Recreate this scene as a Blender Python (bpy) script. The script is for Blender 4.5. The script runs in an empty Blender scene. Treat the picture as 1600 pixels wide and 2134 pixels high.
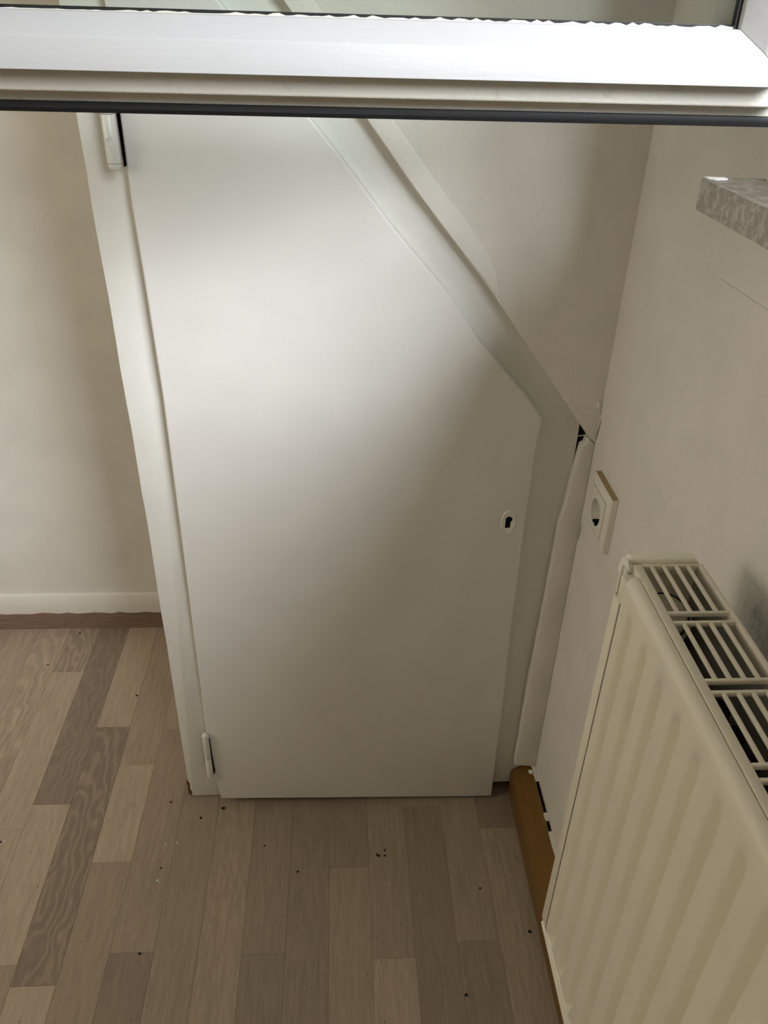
import bpy, bmesh, math, random
from mathutils import Matrix, Vector, noise as mnoise

random.seed(7)
sc = bpy.context.scene
COL = sc.collection

# ------------------------------------------------------------------ camera
cam_d = bpy.data.cameras.new('camera')
cam = bpy.data.objects.new('camera', cam_d)
COL.objects.link(cam)
cam_d.sensor_fit = 'HORIZONTAL'
cam_d.sensor_width = 36.0
cam_d.lens = 36.0 * 1667.76 / 1600.0
cam_d.clip_start = 0.02
MX = ((0.9984, -0.0059, 0.0561), (-0.0507, -0.5310, 0.8458), (0.0248, -0.8473, -0.5305))
R = Matrix(((MX[0][0], -MX[0][1], -MX[0][2]),
            (MX[1][0], -MX[1][1], -MX[1][2]),
            (MX[2][0], -MX[2][1], -MX[2][2])))
cam.matrix_world = Matrix.Translation((0.0, -1.0137, 1.27)) @ R.to_quaternion().to_matrix().to_4x4()
sc.camera = cam

# ------------------------------------------------------------------ sky and exposure
world = bpy.data.worlds.new('overcast_sky')
sc.world = world
world.use_nodes = True
bg = world.node_tree.nodes['Background']
bg.inputs['Color'].default_value = (0.97, 0.985, 1.0, 1)
bg.inputs['Strength'].default_value = 0.32
# veiled sun: a broad bright patch of thin cloud seen through the window
sun_d = bpy.data.lights.new('veiled_sun', 'SUN')
sun_d.energy = 4.7
sun_d.angle = math.radians(31)
sun_d.color = (0.93, 0.975, 1.03)
sun = bpy.data.objects.new('veiled_sun', sun_d)
COL.objects.link(sun)
sun.rotation_euler = Vector((0.52, -1.0, 0.54)).to_track_quat('Z', 'Y').to_euler()
sc.view_settings.view_transform = 'Standard'
sc.view_settings.look = 'None'
sc.view_settings.gamma = 1.0
sc.view_settings.use_curve_mapping = False
sc.view_settings.exposure = 0.42
sc.cycles.use_denoising = True
sc.cycles.max_bounces = 8
sc.cycles.diffuse_bounces = 6
sc.cycles.glossy_bounces = 3
sc.cycles.transparent_max_bounces = 8
sc.cycles.use_adaptive_sampling = True
sc.cycles.adaptive_threshold = 0.08
sc.cycles.caustics_reflective = False
sc.cycles.caustics_refractive = False


# ------------------------------------------------------------------ materials
def new_mat(name):
    m = bpy.data.materials.new(name)
    m.use_nodes = True
    nt = m.node_tree
    return m, nt, nt.nodes['Principled BSDF'], nt.nodes.new, nt.links.new


def ramp(nt, stops):
    r = nt.nodes.new('ShaderNodeValToRGB')
    while len(r.color_ramp.elements) < len(stops):
        r.color_ramp.elements.new(0.5)
    for e, (p, c) in zip(r.color_ramp.elements, stops):
        e.position = p
        e.color = (c[0], c[1], c[2], 1) if not isinstance(c, (int, float)) else (c, c, c, 1)
    return r


def tex(nt, kind, coord, scale, **kw):
    n = nt.nodes.new(kind)
    for k, v in kw.items():
        if k in n.inputs:
            n.inputs[k].default_value = v
        else:
            setattr(n, k, v)
    mp = nt.nodes.new('ShaderNodeMapping')
    mp.inputs['Scale'].default_value = scale if isinstance(scale, tuple) else (scale,) * 3
    nt.links.new(coord, mp.inputs['Vector'])
    nt.links.new(mp.outputs['Vector'], n.inputs['Vector'])
    return n


def mixc(nt, fac, a, b, mode='MIX'):
    n = nt.nodes.new('ShaderNodeMix')
    n.data_type = 'RGBA'
    n.blend_type = mode
    for s, v in ((n.inputs[0], fac), (n.inputs[6], a), (n.inputs[7], b)):
        if hasattr(v, 'is_linked') or hasattr(v, 'links'):
            nt.links.new(v, s)
        elif isinstance(v, (int, float)):
            s.default_value = v
        else:
            s.default_value = (v[0], v[1], v[2], 1)
    return n.outputs[2]


def mathn(nt, op, a, b=None, clamp=False):
    n = nt.nodes.new('ShaderNodeMath')
    n.operation = op
    n.use_clamp = clamp
    for s, v in zip(n.inputs, (a, b)):
        if v is None:
            continue
        if isinstance(v, (int, float)):
            s.default_value = v
        else:
            nt.links.new(v, s)
    return n.outputs[0]


def paint(name, col, rough=0.4, bump=0.05, bscale=90.0, stretch=(1, 1, 1), var=0.04, specks=0.0, dirt=None, coarse=0.0):
    """Painted surface: slight tonal variation, brush or roller relief, sparse dark specks."""
    m, nt, b, N, L = new_mat(name)
    tc = N('ShaderNodeTexCoord').outputs['Object']
    big = tex(nt, 'ShaderNodeTexNoise', tc, 3.0, Detail=1.0)
    dark = tuple(c * (1 - 2 * var) for c in col)
    light = tuple(min(1, c * (1 + var)) for c in col)
    r = ramp(nt, [(0.3, dark), (0.7, light)])
    L(big.outputs['Fac'], r.inputs['Fac'])
    c = r.outputs['Color']
    if dirt:
        dn = tex(nt, 'ShaderNodeTexNoise', tc, 26.0, Detail=5.0)
        dr = ramp(nt, [(0.60, 0.0), (0.74, 1.0)])
        L(dn.outputs['Fac'], dr.inputs['Fac'])
        f = mathn(nt, 'MULTIPLY', dr.outputs['Color'], 0.22)
        c = mixc(nt, f, c, dirt)
    if specks:
        v = tex(nt, 'ShaderNodeTexVoronoi', tc, 11.0, Randomness=1.0)
        sr = ramp(nt, [(specks, 1.0), (specks * 1.25, 0.0)])
        L(v.outputs['Distance'], sr.inputs['Fac'])
        c = mixc(nt, mathn(nt, 'MULTIPLY', sr.outputs['Color'], 0.85), c, (0.05, 0.035, 0.025))
    L(c, b.inputs['Base Color'])
    b.inputs['Roughness'].default_value = rough
    bn = tex(nt, 'ShaderNodeTexNoise', tc, tuple(bscale * s for s in stretch), Detail=2.0)
    h = bn.outputs['Fac']
    if coarse:
        cn = tex(nt, 'ShaderNodeTexNoise', tc, 22.0, Detail=1.0)
        h = mathn(nt, 'ADD', h, mathn(nt, 'MULTIPLY', cn.outputs['Fac'], coarse))
    bp = N('ShaderNodeBump')
    bp.inputs['Strength'].default_value = bump
    bp.inputs['Distance'].default_value = 0.004
    L(h, bp.inputs['Height'])
    L(bp.outputs['Normal'], b.inputs['Normal'])
    return m


def plain(name, col, rough=0.5, spec=0.5):
    m, nt, b, N, L = new_mat(name)
    tc = N('ShaderNodeTexCoord').outputs['Object']
    n = tex(nt, 'ShaderNodeTexNoise', tc, 60.0, Detail=2.0)
    r = ramp(nt, [(0.3, tuple(c * 0.85 for c in col)), (0.7, tuple(c * 1.08 for c in col))])
    L(n.outputs['Fac'], r.inputs['Fac'])
    L(r.outputs['Color'], b.inputs['Base Color'])
    b.inputs['Roughness'].default_value = rough
    b.inputs['Specular IOR Level'].default_value = spec
    return m


M = {}
M['wall'] = paint('matt_wall_paint', (0.74, 0.715, 0.66), 0.9, 0.22, 170.0, var=0.02, specks=0.018, coarse=1.2)
M['door'] = paint('white_door_lacquer', (0.76, 0.748, 0.715), 0.38, 0.035, 70.0, (1, 1, 0.35), var=0.012, specks=0.014, coarse=0.25)
M['frame'] = paint('white_frame_lacquer', (0.76, 0.75, 0.705), 0.33, 0.04, 60.0, (1, 1, 0.3), var=0.015, coarse=0.5)
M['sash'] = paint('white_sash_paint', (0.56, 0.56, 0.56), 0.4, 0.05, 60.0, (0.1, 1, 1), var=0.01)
M['sash_old'] = paint('yellowed_sash_paint', (0.66, 0.63, 0.55), 0.5, 0.12, 90.0, (0.4, 1, 1), var=0.03, dirt=(0.25, 0.21, 0.17))
M['rad'] = paint('cream_radiator_enamel', (0.74, 0.69, 0.57), 0.38, 0.02, 90.0, var=0.012)
M['rad_edge'] = paint('yellowed_radiator_enamel', (0.90, 0.87, 0.74), 0.42, 0.03, 120.0, var=0.03)
M['rad_in'] = paint('dusty_inner_panel', (0.36, 0.36, 0.32), 0.8, 0.1, 60.0, var=0.15, dirt=(0.1, 0.09, 0.07))
M['rad_dark'] = plain('dusty_dark_metal', (0.045, 0.04, 0.032), 0.9, 0.2)
M['plastic'] = paint('white_plastic', (0.74, 0.72, 0.65), 0.45, 0.02, 80.0, var=0.01)
M['gasket'] = plain('black_rubber', (0.008, 0.008, 0.009), 0.45, 0.4)
M['black'] = plain('black_gap', (0.006, 0.005, 0.005), 1.0, 0.0)
M['cavity'] = plain('cavity_mortar', (0.05, 0.045, 0.04), 1.0, 0.0)
M['metal'] = plain('dull_steel', (0.55, 0.55, 0.54), 0.35, 0.6)
M['crumb'] = plain('dark_crumb', (0.03, 0.02, 0.013), 0.9, 0.1)
M['flake'] = plain('white_paint_flake', (0.85, 0.84, 0.8), 0.7, 0.3)
M['raw_wood'] = plain('exposed_wood', (0.16, 0.085, 0.03), 0.8, 0.2)
M['worn'] = plain('worn_brown_paint', (0.40, 0.30, 0.165), 0.8, 0.2)
M['ground'] = plain('outside_ground', (0.22, 0.23, 0.19), 0.95, 0.1)
M['white_matt'] = paint('white_caulk', (0.80, 0.78, 0.73), 0.85, 0.35, 120.0, var=0.03, dirt=(0.3, 0.27, 0.22))


def laminate():
    m, nt, b, N, L = new_mat('laminate_strip')
    oi = N('ShaderNodeObjectInfo')
    tc = N('ShaderNodeTexCoord').outputs['Object']
    off = N('ShaderNodeVectorMath'); off.operation = 'MULTIPLY_ADD'
    cmb = N('ShaderNodeCombineXYZ')
    L(oi.outputs['Random'], cmb.inputs[0]); L(oi.outputs['Random'], cmb.inputs[1]); L(oi.outputs['Random'], cmb.inputs[2])
    off.inputs[1].default_value = (53.0, 31.0, 17.0)
    L(cmb.outputs[0], off.inputs[0]); L(tc, off.inputs[2])
    co = off.outputs[0]
    # fine pores, running along the strip
    fine = tex(nt, 'ShaderNodeTexNoise', co, (330.0, 7.0, 1.0), Detail=4.0, Roughness=0.6)
    mid = tex(nt, 'ShaderNodeTexNoise', co, (38.0, 2.6, 1.0), Detail=3.0, Distortion=0.9)
    # cathedral figure: long ellipses round the middle of the strip, bent by noise
    wob = tex(nt, 'ShaderNodeTexNoise', co, (7.0, 3.0, 1.0), Detail=1.5)
    wadd = N('ShaderNodeVectorMath'); wadd.operation = 'MULTIPLY_ADD'
    L(wob.outputs['Color'], wadd.inputs[0]); wadd.inputs[1].default_value = (0.045, 0.20, 0.0); L(tc, wadd.inputs[2])
    wav = tex(nt, 'ShaderNodeTexWave', wadd.outputs[0], (1.0, 0.16, 1.0), wave_type='RINGS', rings_direction='Z', Scale=26.0, Distortion=0.6, Detail=2.0)
    tone = N('ShaderNodeSeparateColor'); L(oi.outputs['Color'], tone.inputs[0])
    t = tone.outputs[0]                        # 0 light strip .. 1 dark strip
    fig = tone.outputs[1]                      # strength of the figure
    base = mixc(nt, t, (0.52, 0.43, 0.335), (0.23, 0.178, 0.138))
    mr = ramp(nt, [(0.30, (0.86, 0.84, 0.82)), (0.72, (1.09, 1.085, 1.08))]); L(mid.outputs['Fac'], mr.inputs['Fac'])
    base = mixc(nt, 1.0, base, mr.outputs['Color'], 'MULTIPLY')
    fr = ramp(nt, [(0.30, (0.90, 0.895, 0.89)), (0.62, (1.03, 1.03, 1.03))]); L(fine.outputs['Fac'], fr.inputs['Fac'])
    base = mixc(nt, 1.0, base, fr.outputs['Color'], 'MULTIPLY')
    wr = ramp(nt, [(0.0, (0.90, 0.89, 0.89)), (0.6, (1.0, 1.0, 1.0)), (1.0, (1.28, 1.26, 1.22))]); L(wav.outputs['Fac'], wr.inputs['Fac'])
    base = mixc(nt, fig, base, mixc(nt, 1.0, base, wr.outputs['Color'], 'MULTIPLY'))
    # sparse knots
    vo = tex(nt, 'ShaderNodeTexVoronoi', co, (9.0, 6.0, 1.0), Randomness=1.0)
    kr = ramp(nt, [(0.035, 1.0), (0.075, 0.0)]); L(vo.outputs['Distance'], kr.inputs['Fac'])
    base = mixc(nt, mathn(nt, 'MULTIPLY', kr.outputs['Color'], 0.55), base, (0.07, 0.045, 0.03))
    L(base, b.inputs['Base Color'])
    b.inputs['Roughness'].default_value = 0.46
    bp = N('ShaderNodeBump'); bp.inputs['Strength'].default_value = 0.08; bp.inputs['Distance'].default_value = 0.001
    L(fine.outputs['Fac'], bp.inputs['Height']); L(bp.outputs['Normal'], b.inputs['Normal'])
    return m


M['lam'] = laminate()


def wood(name, c0, c1, stretch, rough=0.4):
    m, nt, b, N, L = new_mat(name)
    tc = N('ShaderNodeTexCoord').outputs['Object']
    n = tex(nt, 'ShaderNodeTexNoise', tc, stretch, Detail=5.0, Roughness=0.6)
    r = ramp(nt, [(0.3, c0), (0.7, c1)]); L(n.outputs['Fac'], r.inputs['Fac'])
    L(r.outputs['Color'], b.inputs['Base Color'])
    b.inputs['Roughness'].default_value = rough
    return m


M['ochre'] = wood('ochre_varnished_wood', (0.155, 0.078, 0.012), (0.20, 0.105, 0.018), (70.0, 2.5, 70.0), 0.42)
M['brown_skirt'] = wood('brown_laminate_skirting', (0.16, 0.105, 0.075), (0.29, 0.20, 0.145), (5.0, 60.0, 90.0), 0.5)


def marble():
    m, nt, b, N, L = new_mat('worn_stone_sill')
    tc = N('ShaderNodeTexCoord').outputs['Object']
    n = tex(nt, 'ShaderNodeTexNoise', tc, 22.0, Detail=2.0, Distortion=0.8)
    r = ramp(nt, [(0.42, (0.30, 0.27, 0.225)), (0.52, (0.35, 0.315, 0.265)), (0.60, (0.47, 0.44, 0.39))])
    L(n.outputs['Fac'], r.inputs['Fac'])
    n2 = tex(nt, 'ShaderNodeTexNoise', tc, 9.0, Detail=6.0, Distortion=3.0)
    r2 = ramp(nt, [(0.48, 0.0), (0.50, 1.0), (0.52, 0.0)]); L(n2.outputs['Fac'], r2.inputs['Fac'])
    L(mixc(nt, mathn(nt, 'MULTIPLY', r2.outputs['Color'], 0.3), r.outputs['Color'], (0.8, 0.77, 0.7)), b.inputs['Base Color'])
    b.inputs['Roughness'].default_value = 0.35
    return m


M['marble'] = marble()


def glass():
    m = bpy.data.materials.new('window_glass'); m.use_nodes = True
    nt = m.node_tree; nt.nodes.clear()
    o = nt.nodes.new('ShaderNodeOutputMaterial')
    mx = nt.nodes.new('ShaderNodeMixShader'); t = nt.nodes.new('ShaderNodeBsdfTransparent'); g = nt.nodes.new('ShaderNodeBsdfGlossy')
    fr = nt.nodes.new('ShaderNodeFresnel'); fr.inputs['IOR'].default_value = 1.45
    t.inputs['Color'].default_value = (0.93, 0.955, 0.94, 1)
    g.inputs['Roughness'].default_value = 0.0
    nt.links.new(fr.outputs[0], mx.inputs[0]); nt.links.new(t.outputs[0], mx.inputs[1]); nt.links.new(g.outputs[0], mx.inputs[2])
    nt.links.new(mx.outputs[0], o.inputs[0])
    return m


M['glass'] = glass()


def soot_shade_wall():
    """Right wall paint: the same paint with a smudge of soot and painted-in shade behind the radiator grille."""
    m = M['wall'].copy(); m.name = 'matt_wall_paint_soot_shade'
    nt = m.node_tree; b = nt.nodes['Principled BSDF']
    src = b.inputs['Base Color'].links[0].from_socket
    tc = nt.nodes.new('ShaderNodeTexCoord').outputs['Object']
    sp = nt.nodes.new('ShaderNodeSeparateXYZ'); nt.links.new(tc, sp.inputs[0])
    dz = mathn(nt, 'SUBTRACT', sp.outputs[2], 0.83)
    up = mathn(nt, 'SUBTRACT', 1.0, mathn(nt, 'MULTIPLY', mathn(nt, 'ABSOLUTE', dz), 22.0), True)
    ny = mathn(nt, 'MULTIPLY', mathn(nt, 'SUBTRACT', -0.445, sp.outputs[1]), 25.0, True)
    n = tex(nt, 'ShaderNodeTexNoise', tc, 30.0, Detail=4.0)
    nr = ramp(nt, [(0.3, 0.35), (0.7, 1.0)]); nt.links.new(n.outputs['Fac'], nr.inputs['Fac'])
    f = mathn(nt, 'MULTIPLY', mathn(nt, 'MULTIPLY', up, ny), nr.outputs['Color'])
    nt.links.new(mixc(nt, mathn(nt, 'MULTIPLY', f, 0.62), src, (0.11, 0.10, 0.085)), b.inputs['Base Color'])  # dark tone stands for soot together with painted-in shade
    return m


M['wall_soot_shade'] = soot_shade_wall()


# ------------------------------------------------------------------ mesh helpers
def link(name, me, mat, parent=None, smooth=False):
    o = bpy.data.objects.new(name, me)
    COL.objects.link(o)
    if mat is not None:
        if len(me.materials) == 0:
            me.materials.append(M[mat])
    if parent is not None:
        o.parent = parent
    if smooth:
        for p in me.polygons:
            p.use_smooth = True
    return o


def finish(name, bm, mat, parent=None, bevel=0.0, seg=2, smooth=False):
    bmesh.ops.recalc_face_normals(bm, faces=bm.faces)
    if bevel:
        ed = [e for e in bm.edges if len(e.link_faces) == 2 and e.calc_face_angle(0) > 0.35]
        bmesh.ops.bevel(bm, geom=ed, offset=bevel, segments=seg, affect='EDGES', profile=0.5)
    me = bpy.data.meshes.new(name)
    bm.to_mesh(me)
    bm.free()
    o = link(name, me, mat, parent)
    if smooth:
        for p in me.polygons:
            p.use_smooth = True
        try:
            me.set_sharp_from_angle(angle=math.radians(40))
        except Exception:
            pass
    return o


def add_box(bm, x0, x1, y0, y1, z0, z1):
    v = [bm.verts.new(p) for p in ((x0, y0, z0), (x1, y0, z0), (x1, y1, z0), (x0, y1, z0),
                                   (x0, y0, z1), (x1, y0, z1), (x1, y1, z1), (x0, y1, z1))]
    for f in ((0, 3, 2, 1), (4, 5, 6, 7), (0, 1, 5, 4), (1, 2, 6, 5), (2, 3, 7, 6), (3, 0, 4, 7)):
        bm.faces.new([v[i] for i in f])
    return bm


def box(name, mat, b, parent=None, bevel=0.0, seg=2):
    return finish(name, add_box(bmesh.new(), *b), mat, parent, bevel, seg, smooth=bool(bevel))


def add_prism(bm, pts, ax, a0, a1):
    """Polygon pts extruded along axis ax (0 x: pts are (y,z); 1 y: pts are (x,z); 2 z: pts are (x,y))."""
    def mk(p, a):
        return {0: (a, p[0], p[1]), 1: (p[0], a, p[1]), 2: (p[0], p[1], a)}[ax]
    A = [bm.verts.new(mk(p, a0)) for p in pts]
    B = [bm.verts.new(mk(p, a1)) for p in pts]
    n = len(pts)
    bm.faces.new(A)
    bm.faces.new(B[::-1])
    for i in range(n):
        j = (i + 1) % n
        bm.faces.new((A[i], B[i], B[j], A[j]))
    return bm


def prism(name, mat, pts, ax, a0, a1, parent=None, bevel=0.0, seg=2):
    return finish(name, add_prism(bmesh.new(), pts, ax, a0, a1), mat, parent, bevel, seg, smooth=bool(bevel))


def add_lathe(bm, prof, c, axis='Z', n=20):
    """prof: (r, h) along the axis from c."""
    rings = []
    for r, hgt in prof:
        ring = []
        for i in range(n):
            a = 2 * math.pi * i / n
            u, v = r * math.cos(a), r * math.sin(a)
            p = {'Z': (u, v, hgt), 'X': (hgt, u, v), 'Y': (u, hgt, v)}[axis]
            ring.append(bm.verts.new((c[0] + p[0], c[1] + p[1], c[2] + p[2])))
        rings.append(ring)
    for a, b in zip(rings, rings[1:]):
        for i in range(n):
            j = (i + 1) % n
            bm.faces.new((a[i], a[j], b[j], b[i]))
    for ring in (rings[0], rings[-1]):
        try:
            bm.faces.new(ring)
        except Exception:
            pass
    return bm


def lathe(name, mat, prof, c, parent=None, axis='Z', n=20):
    return finish(name, add_lathe(bmesh.new(), prof, c, axis, n), mat, parent, smooth=True)


def empty(name, loc):
    o = bpy.data.objects.new(name, None)
    o.empty_display_size = 0.05
    o.location = loc
    COL.objects.link(o)
    return o


def adopt(root, *kids):
    """Parent world-placed parts under a root that is not at the origin."""
    for k in kids:
        k.parent = root
        k.matrix_parent_inverse = Matrix.Translation(root.location).inverted() if root.parent is None else root.matrix_world.inverted()


def tag(o, label=None, cat=None, group=None, kind=None):
    if label: o['label'] = label
    if cat: o['category'] = cat
    if group: o['group'] = group
    if kind: o['kind'] = kind
    return o


def structure(o, label=None):
    return tag(o, label, None, None, 'structure')


def jag(p0, p1, n, amp, seed):
    """Points from p0 to p1 (2D) with a small ragged offset."""
    rr = random.Random(seed)
    out = []
    dx, dy = p1[0] - p0[0], p1[1] - p0[1]
    L = math.hypot(dx, dy)
    for i in range(n + 1):
        t = i / n
        a = 0 if i in (0, n) else rr.uniform(-amp, amp)
        out.append((p0[0] + dx * t - dy / L * a, p0[1] + dy * t + dx / L * a))
    return out


# ------------------------------------------------------------------ room shell
XW = 0.363            # window wall
XL, YF, YB, ZC = -2.3, -2.7, 0.505, 2.45
XC = -0.2845          # left edge of the under-stair cupboard

# outside ground, one storey below the sill
structure(box('ground', 'ground', (-60, 60, -40, 40, -3.2, -3.0)), 'paved ground outside the window')

floor = structure(box('floor', 'raw_wood', (XL, XW, YF, YB, -0.05, -0.0016)), 'grey brown strip laminate floor')
PIT, OFF = 0.069, -0.0205
KNOWN = {  # column: (joints from far to near, tones of the pieces from far to near)
    -10: ([0.103], [0.35, 0.5]),
    -9: ([0.346, -0.06], [0.62, 0.22, 0.28]),
    -8: ([-0.009, -0.307], [0.88, 0.18, 0.55]),
    -7: ([0.18, -0.34], [0.30, 0.86, 0.18]),
    -6: ([0.08, -0.133], [0.50, 0.22, 0.58]),
    -5: ([0.17, -0.294], [0.42, 0.60, 0.85]),
    -4: ([-0.52], [0.66, 0.5]),  # from this column rightwards the tones are darkened to paint in shade
    -3: ([-0.61], [0.56, 0.6]),
    -2: ([-0.304], [0.72, 0.84]),
    -1: ([-0.45], [0.80, 0.72]),
    0: ([-0.157], [0.80, 0.60]),
    1: ([-0.318], [0.68, 0.40]),
    2: ([-0.035, -0.47], [0.6, 0.82, 0.6]),
    3: ([-0.295], [0.64, 0.80]),
    4: ([-0.086, -0.50], [0.85, 0.55, 0.5]),
}
FIG = {(-8, 0): 0.55, (-9, 0): 0.9, (-7, 1): 1.0, (-10, 0): 0.6}
rs = random.Random(3)
nstrip = 0
for k in range(-33, 5):
    x0, x1 = OFF + PIT * k, OFF + PIT * (k + 1)
    x0 = max(x0, XL)
    ytop = 0.503 if k <= -5 else 0.03
    js, tones = KNOWN.get(k, ([], []))
    js = list(js); tones = list(tones)
    if not js:
        y = ytop - rs.uniform(0.08, 0.5)
        js = [y]; tones = [rs.uniform(0.15, 0.85), rs.uniform(0.15, 0.85)]
    while js[-1] - 0.47 > YF + 0.1:
        js.append(js[-1] - rs.uniform(0.38, 0.52)); tones.append(rs.uniform(0.15, 0.85))
    ys = [ytop] + js + [YF]
    for i in range(len(ys) - 1):
        ya, yb = ys[i], ys[i + 1]
        cx, cy = (x0 + x1) / 2, (ya + yb) / 2
        hw, hl, g, c = (x1 - x0) / 2 - 0.00012, (ya - yb) / 2 - 0.00012, 0.0004, 0.0003
        bm = bmesh.new()
        rings = [(hw, hl, -0.0016), (hw, hl, -c), (hw - g, hl - g, 0.0)]
        R3 = [[bm.verts.new((sx * a, sy * b_, z)) for sx, sy in ((-1, -1), (1, -1), (1, 1), (-1, 1))] for a, b_, z in rings]
        for q, w in zip(R3, R3[1:]):
            for s in range(4):
                bm.faces.new((q[s], q[(s + 1) % 4], w[(s + 1) % 4], w[s]))
        bm.faces.new(R3[-1]); bm.faces.new(R3[0][::-1])
        o = finish('laminate_strip', bm, 'lam', floor)
        o.location = (cx, cy, 0)
        t = tones[min(i, len(tones) - 1)]
        o.color = (t, FIG.get((k, i), 0.05 + 0.2 * rs.random()), 0, 1)
        nstrip += 1

structure(box('ceiling', 'wall', (XL, XW, YF, YB, ZC, ZC + 0.1)), 'white ceiling')
structure(box('wall_left', 'wall', (XL - 0.1, XL, YF, YB, -0.05, ZC)), 'white painted wall on the left')
structure(box('wall_front', 'wall', (XL, XW, YF - 0.1, YF, -0.05, ZC)), 'white painted wall behind the camera')
structure(box('wall_back', 'wall', (XL, XW + 0.05, YB, YB + 0.1, -0.05, ZC)), 'off-white wall at the back of the niche left of the cupboard')

# right wall with the window opening
WY0, WY1, WZ0, WZ1 = -2.10, -0.332, 1.158, 2.27
bm = bmesh.new()
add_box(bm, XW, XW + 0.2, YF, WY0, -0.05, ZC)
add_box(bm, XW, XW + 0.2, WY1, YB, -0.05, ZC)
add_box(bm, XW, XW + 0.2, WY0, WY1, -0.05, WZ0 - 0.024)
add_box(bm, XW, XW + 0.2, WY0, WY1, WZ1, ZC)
wall_right = structure(finish('wall_right', bm, 'wall_soot_shade'), 'white textured window wall with radiator and socket')

# cupboard side wall, closing the niche on the right
structure(box('wall_niche', 'wall', (XC + 0.002, XC + 0.06, 0.045, YB, -0.05, ZC)), 'side wall of the under-stair cupboard')

# stair wall above the sloping door head: plaster proud of the frame
YP = -0.018
diag = [(0.0326, 1.1682), (0.0917, 1.093), (0.1775, 0.9927), (0.2644, 0.8825), (0.3422, 0.7801), (0.3505, 0.7695), (0.3631, 0.7575)]
slope = (1.1682 - 0.7575) / (0.0326 - 0.3631)
zl = 1.1682 + slope * (XC - 0.0326)
ragged = [(XC, zl)]
dd = [(XC, zl)] + diag
for i, (a, b_) in enumerate(zip(dd, dd[1:])):
    ragged += jag(a, b_, 6 if i else 12, 0.0006, 20 + i)[1:]
stair = structure(prism('wall_stair', 'wall', ragged + [(XW + 0.006, 0.7535), (XW + 0.006, ZC), (XC, ZC)], 1, YP, 0.03, bevel=0.0025, seg=2),
                  'off-white plaster wall above the sloping door head')
# raised plaster band that runs along the slope and fades out
band = [(-0.20, 1.4571), (0.0345, 1.1664), (0.0935, 1.0915), (0.150, 1.0255), (0.185, 0.9870), (0.2060, 0.9630), (0.1969, 1.0000), (0.1800, 1.0270), (0.1638, 1.0475), (0.1138, 1.1039), (0.064, 1.1654), (-0.16, 1.455)]
prism('plaster_band', 'wall', band, 1, YP - 0.0011, YP + 0.002, stair, bevel=0.0010, seg=3)

# plaster strip beside the right door post
strip = [(0.3630, 0.0830), (0.3630, 0.7560), (0.3575, 0.7615), (0.3535, 0.7660), (0.3508, 0.7640), (0.3500, 0.7575), (0.3485, 0.7540), (0.3450, 0.7530)]
strip += jag((0.3440, 0.7470), (0.3395, 0.7108), 4, 0.0006, 5) + jag((0.3362, 0.6580), (0.3315, 0.6241), 3, 0.0004, 6)
strip += jag((0.3303, 0.5441), (0.3270, 0.40), 5, 0.0005, 8) + jag((0.3237, 0.2891), (0.3227, 0.0880), 6, 0.0005, 9)
structure(prism('wall_corner', 'wall', strip, 1, YP, 0.0, bevel=0.0018), 'narrow plaster strip between cupboard door post and window wall')
# dark hollow behind the broken plaster
bm = bmesh.new()
add_box(bm, 0.20, XW, 0.16, 0.18, 0.0, 1.2)
structure(finish('wall_hollow', bm, 'cavity'), 'dark hollow behind the broken plaster')

# ------------------------------------------------------------------ skirtings
prof = [(0.322, 0.0), (0.322, 0.052), (0.3245, 0.0575), (0.3295, 0.0625), (0.3560, 0.0795), (0.3595, 0.0805), (0.3595, 0.0)]
bm = bmesh.new()
add_prism(bm, prof, 1, YF, -0.002)
bbr = structure(finish('baseboard_right', bm, 'ochre', bevel=0.0012, smooth=True), 'ochre varnished wooden skirting board under the window wall')
lathe('paint_drop', 'flake', [(0.0001, 0.0), (0.004, 0.0002), (0.0052, 0.0012), (0.0035, 0.0024), (0.0001, 0.0028)], (0.3535, -0.0255, 0.0772), bbr)
# caulk line on the top edge of the skirting, broken in places
for (a, b_), s in zip(((-0.008, -0.050), (-0.118, -0.134), (-0.156, -0.40)), (1, 2, 3)):
    pts = jag((0.3562, b_), (0.3562, a), 10, 0.0008, 30 + s) + [(0.3628, a), (0.3628, b_)]
    prism('caulk', 'white_matt', pts, 2, 0.0795, 0.0818, bbr)
bm = bmesh.new()
add_prism(bm, [(0.495, 0.0), (0.495, 0.047), (0.4985, 0.052), (YB, 0.052), (YB, 0.0)], 0, XL, XC + 0.01)
bbl = structure(finish('baseboard_back', bm, 'brown_skirt'), 'brown wood-look skirting with white painted upper edge')
rg = random.Random(11)
low, xx = [], XL
while xx < XC + 0.01:
    low.append((xx, 0.0475 + rg.uniform(-0.0025, 0.0025)))
    xx += 0.02
bm = bmesh.new()
vs = []
for x_, z_ in low:
    vs.append([bm.verts.new(p) for p in ((x_, 0.4944, z_), (x_, 0.4938, 0.060), (x_, 0.4945, 0.088), (x_, 0.4985, 0.0965), (x_, YB, 0.099))])
for a, b_ in zip(vs, vs[1:]):
    for i in range(4):
        bm.faces.new((a[i], b_[i], b_[i + 1], a[i + 1]))
finish('painted_edge', bm, 'wall', bbl, smooth=True)

# ------------------------------------------------------------------ cupboard door
door = structure(empty('door_1', (0.02, 0.0, 0.0)), 'white under-stair cupboard door with sloping top right corner')
YL = -0.022
parts = []
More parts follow.
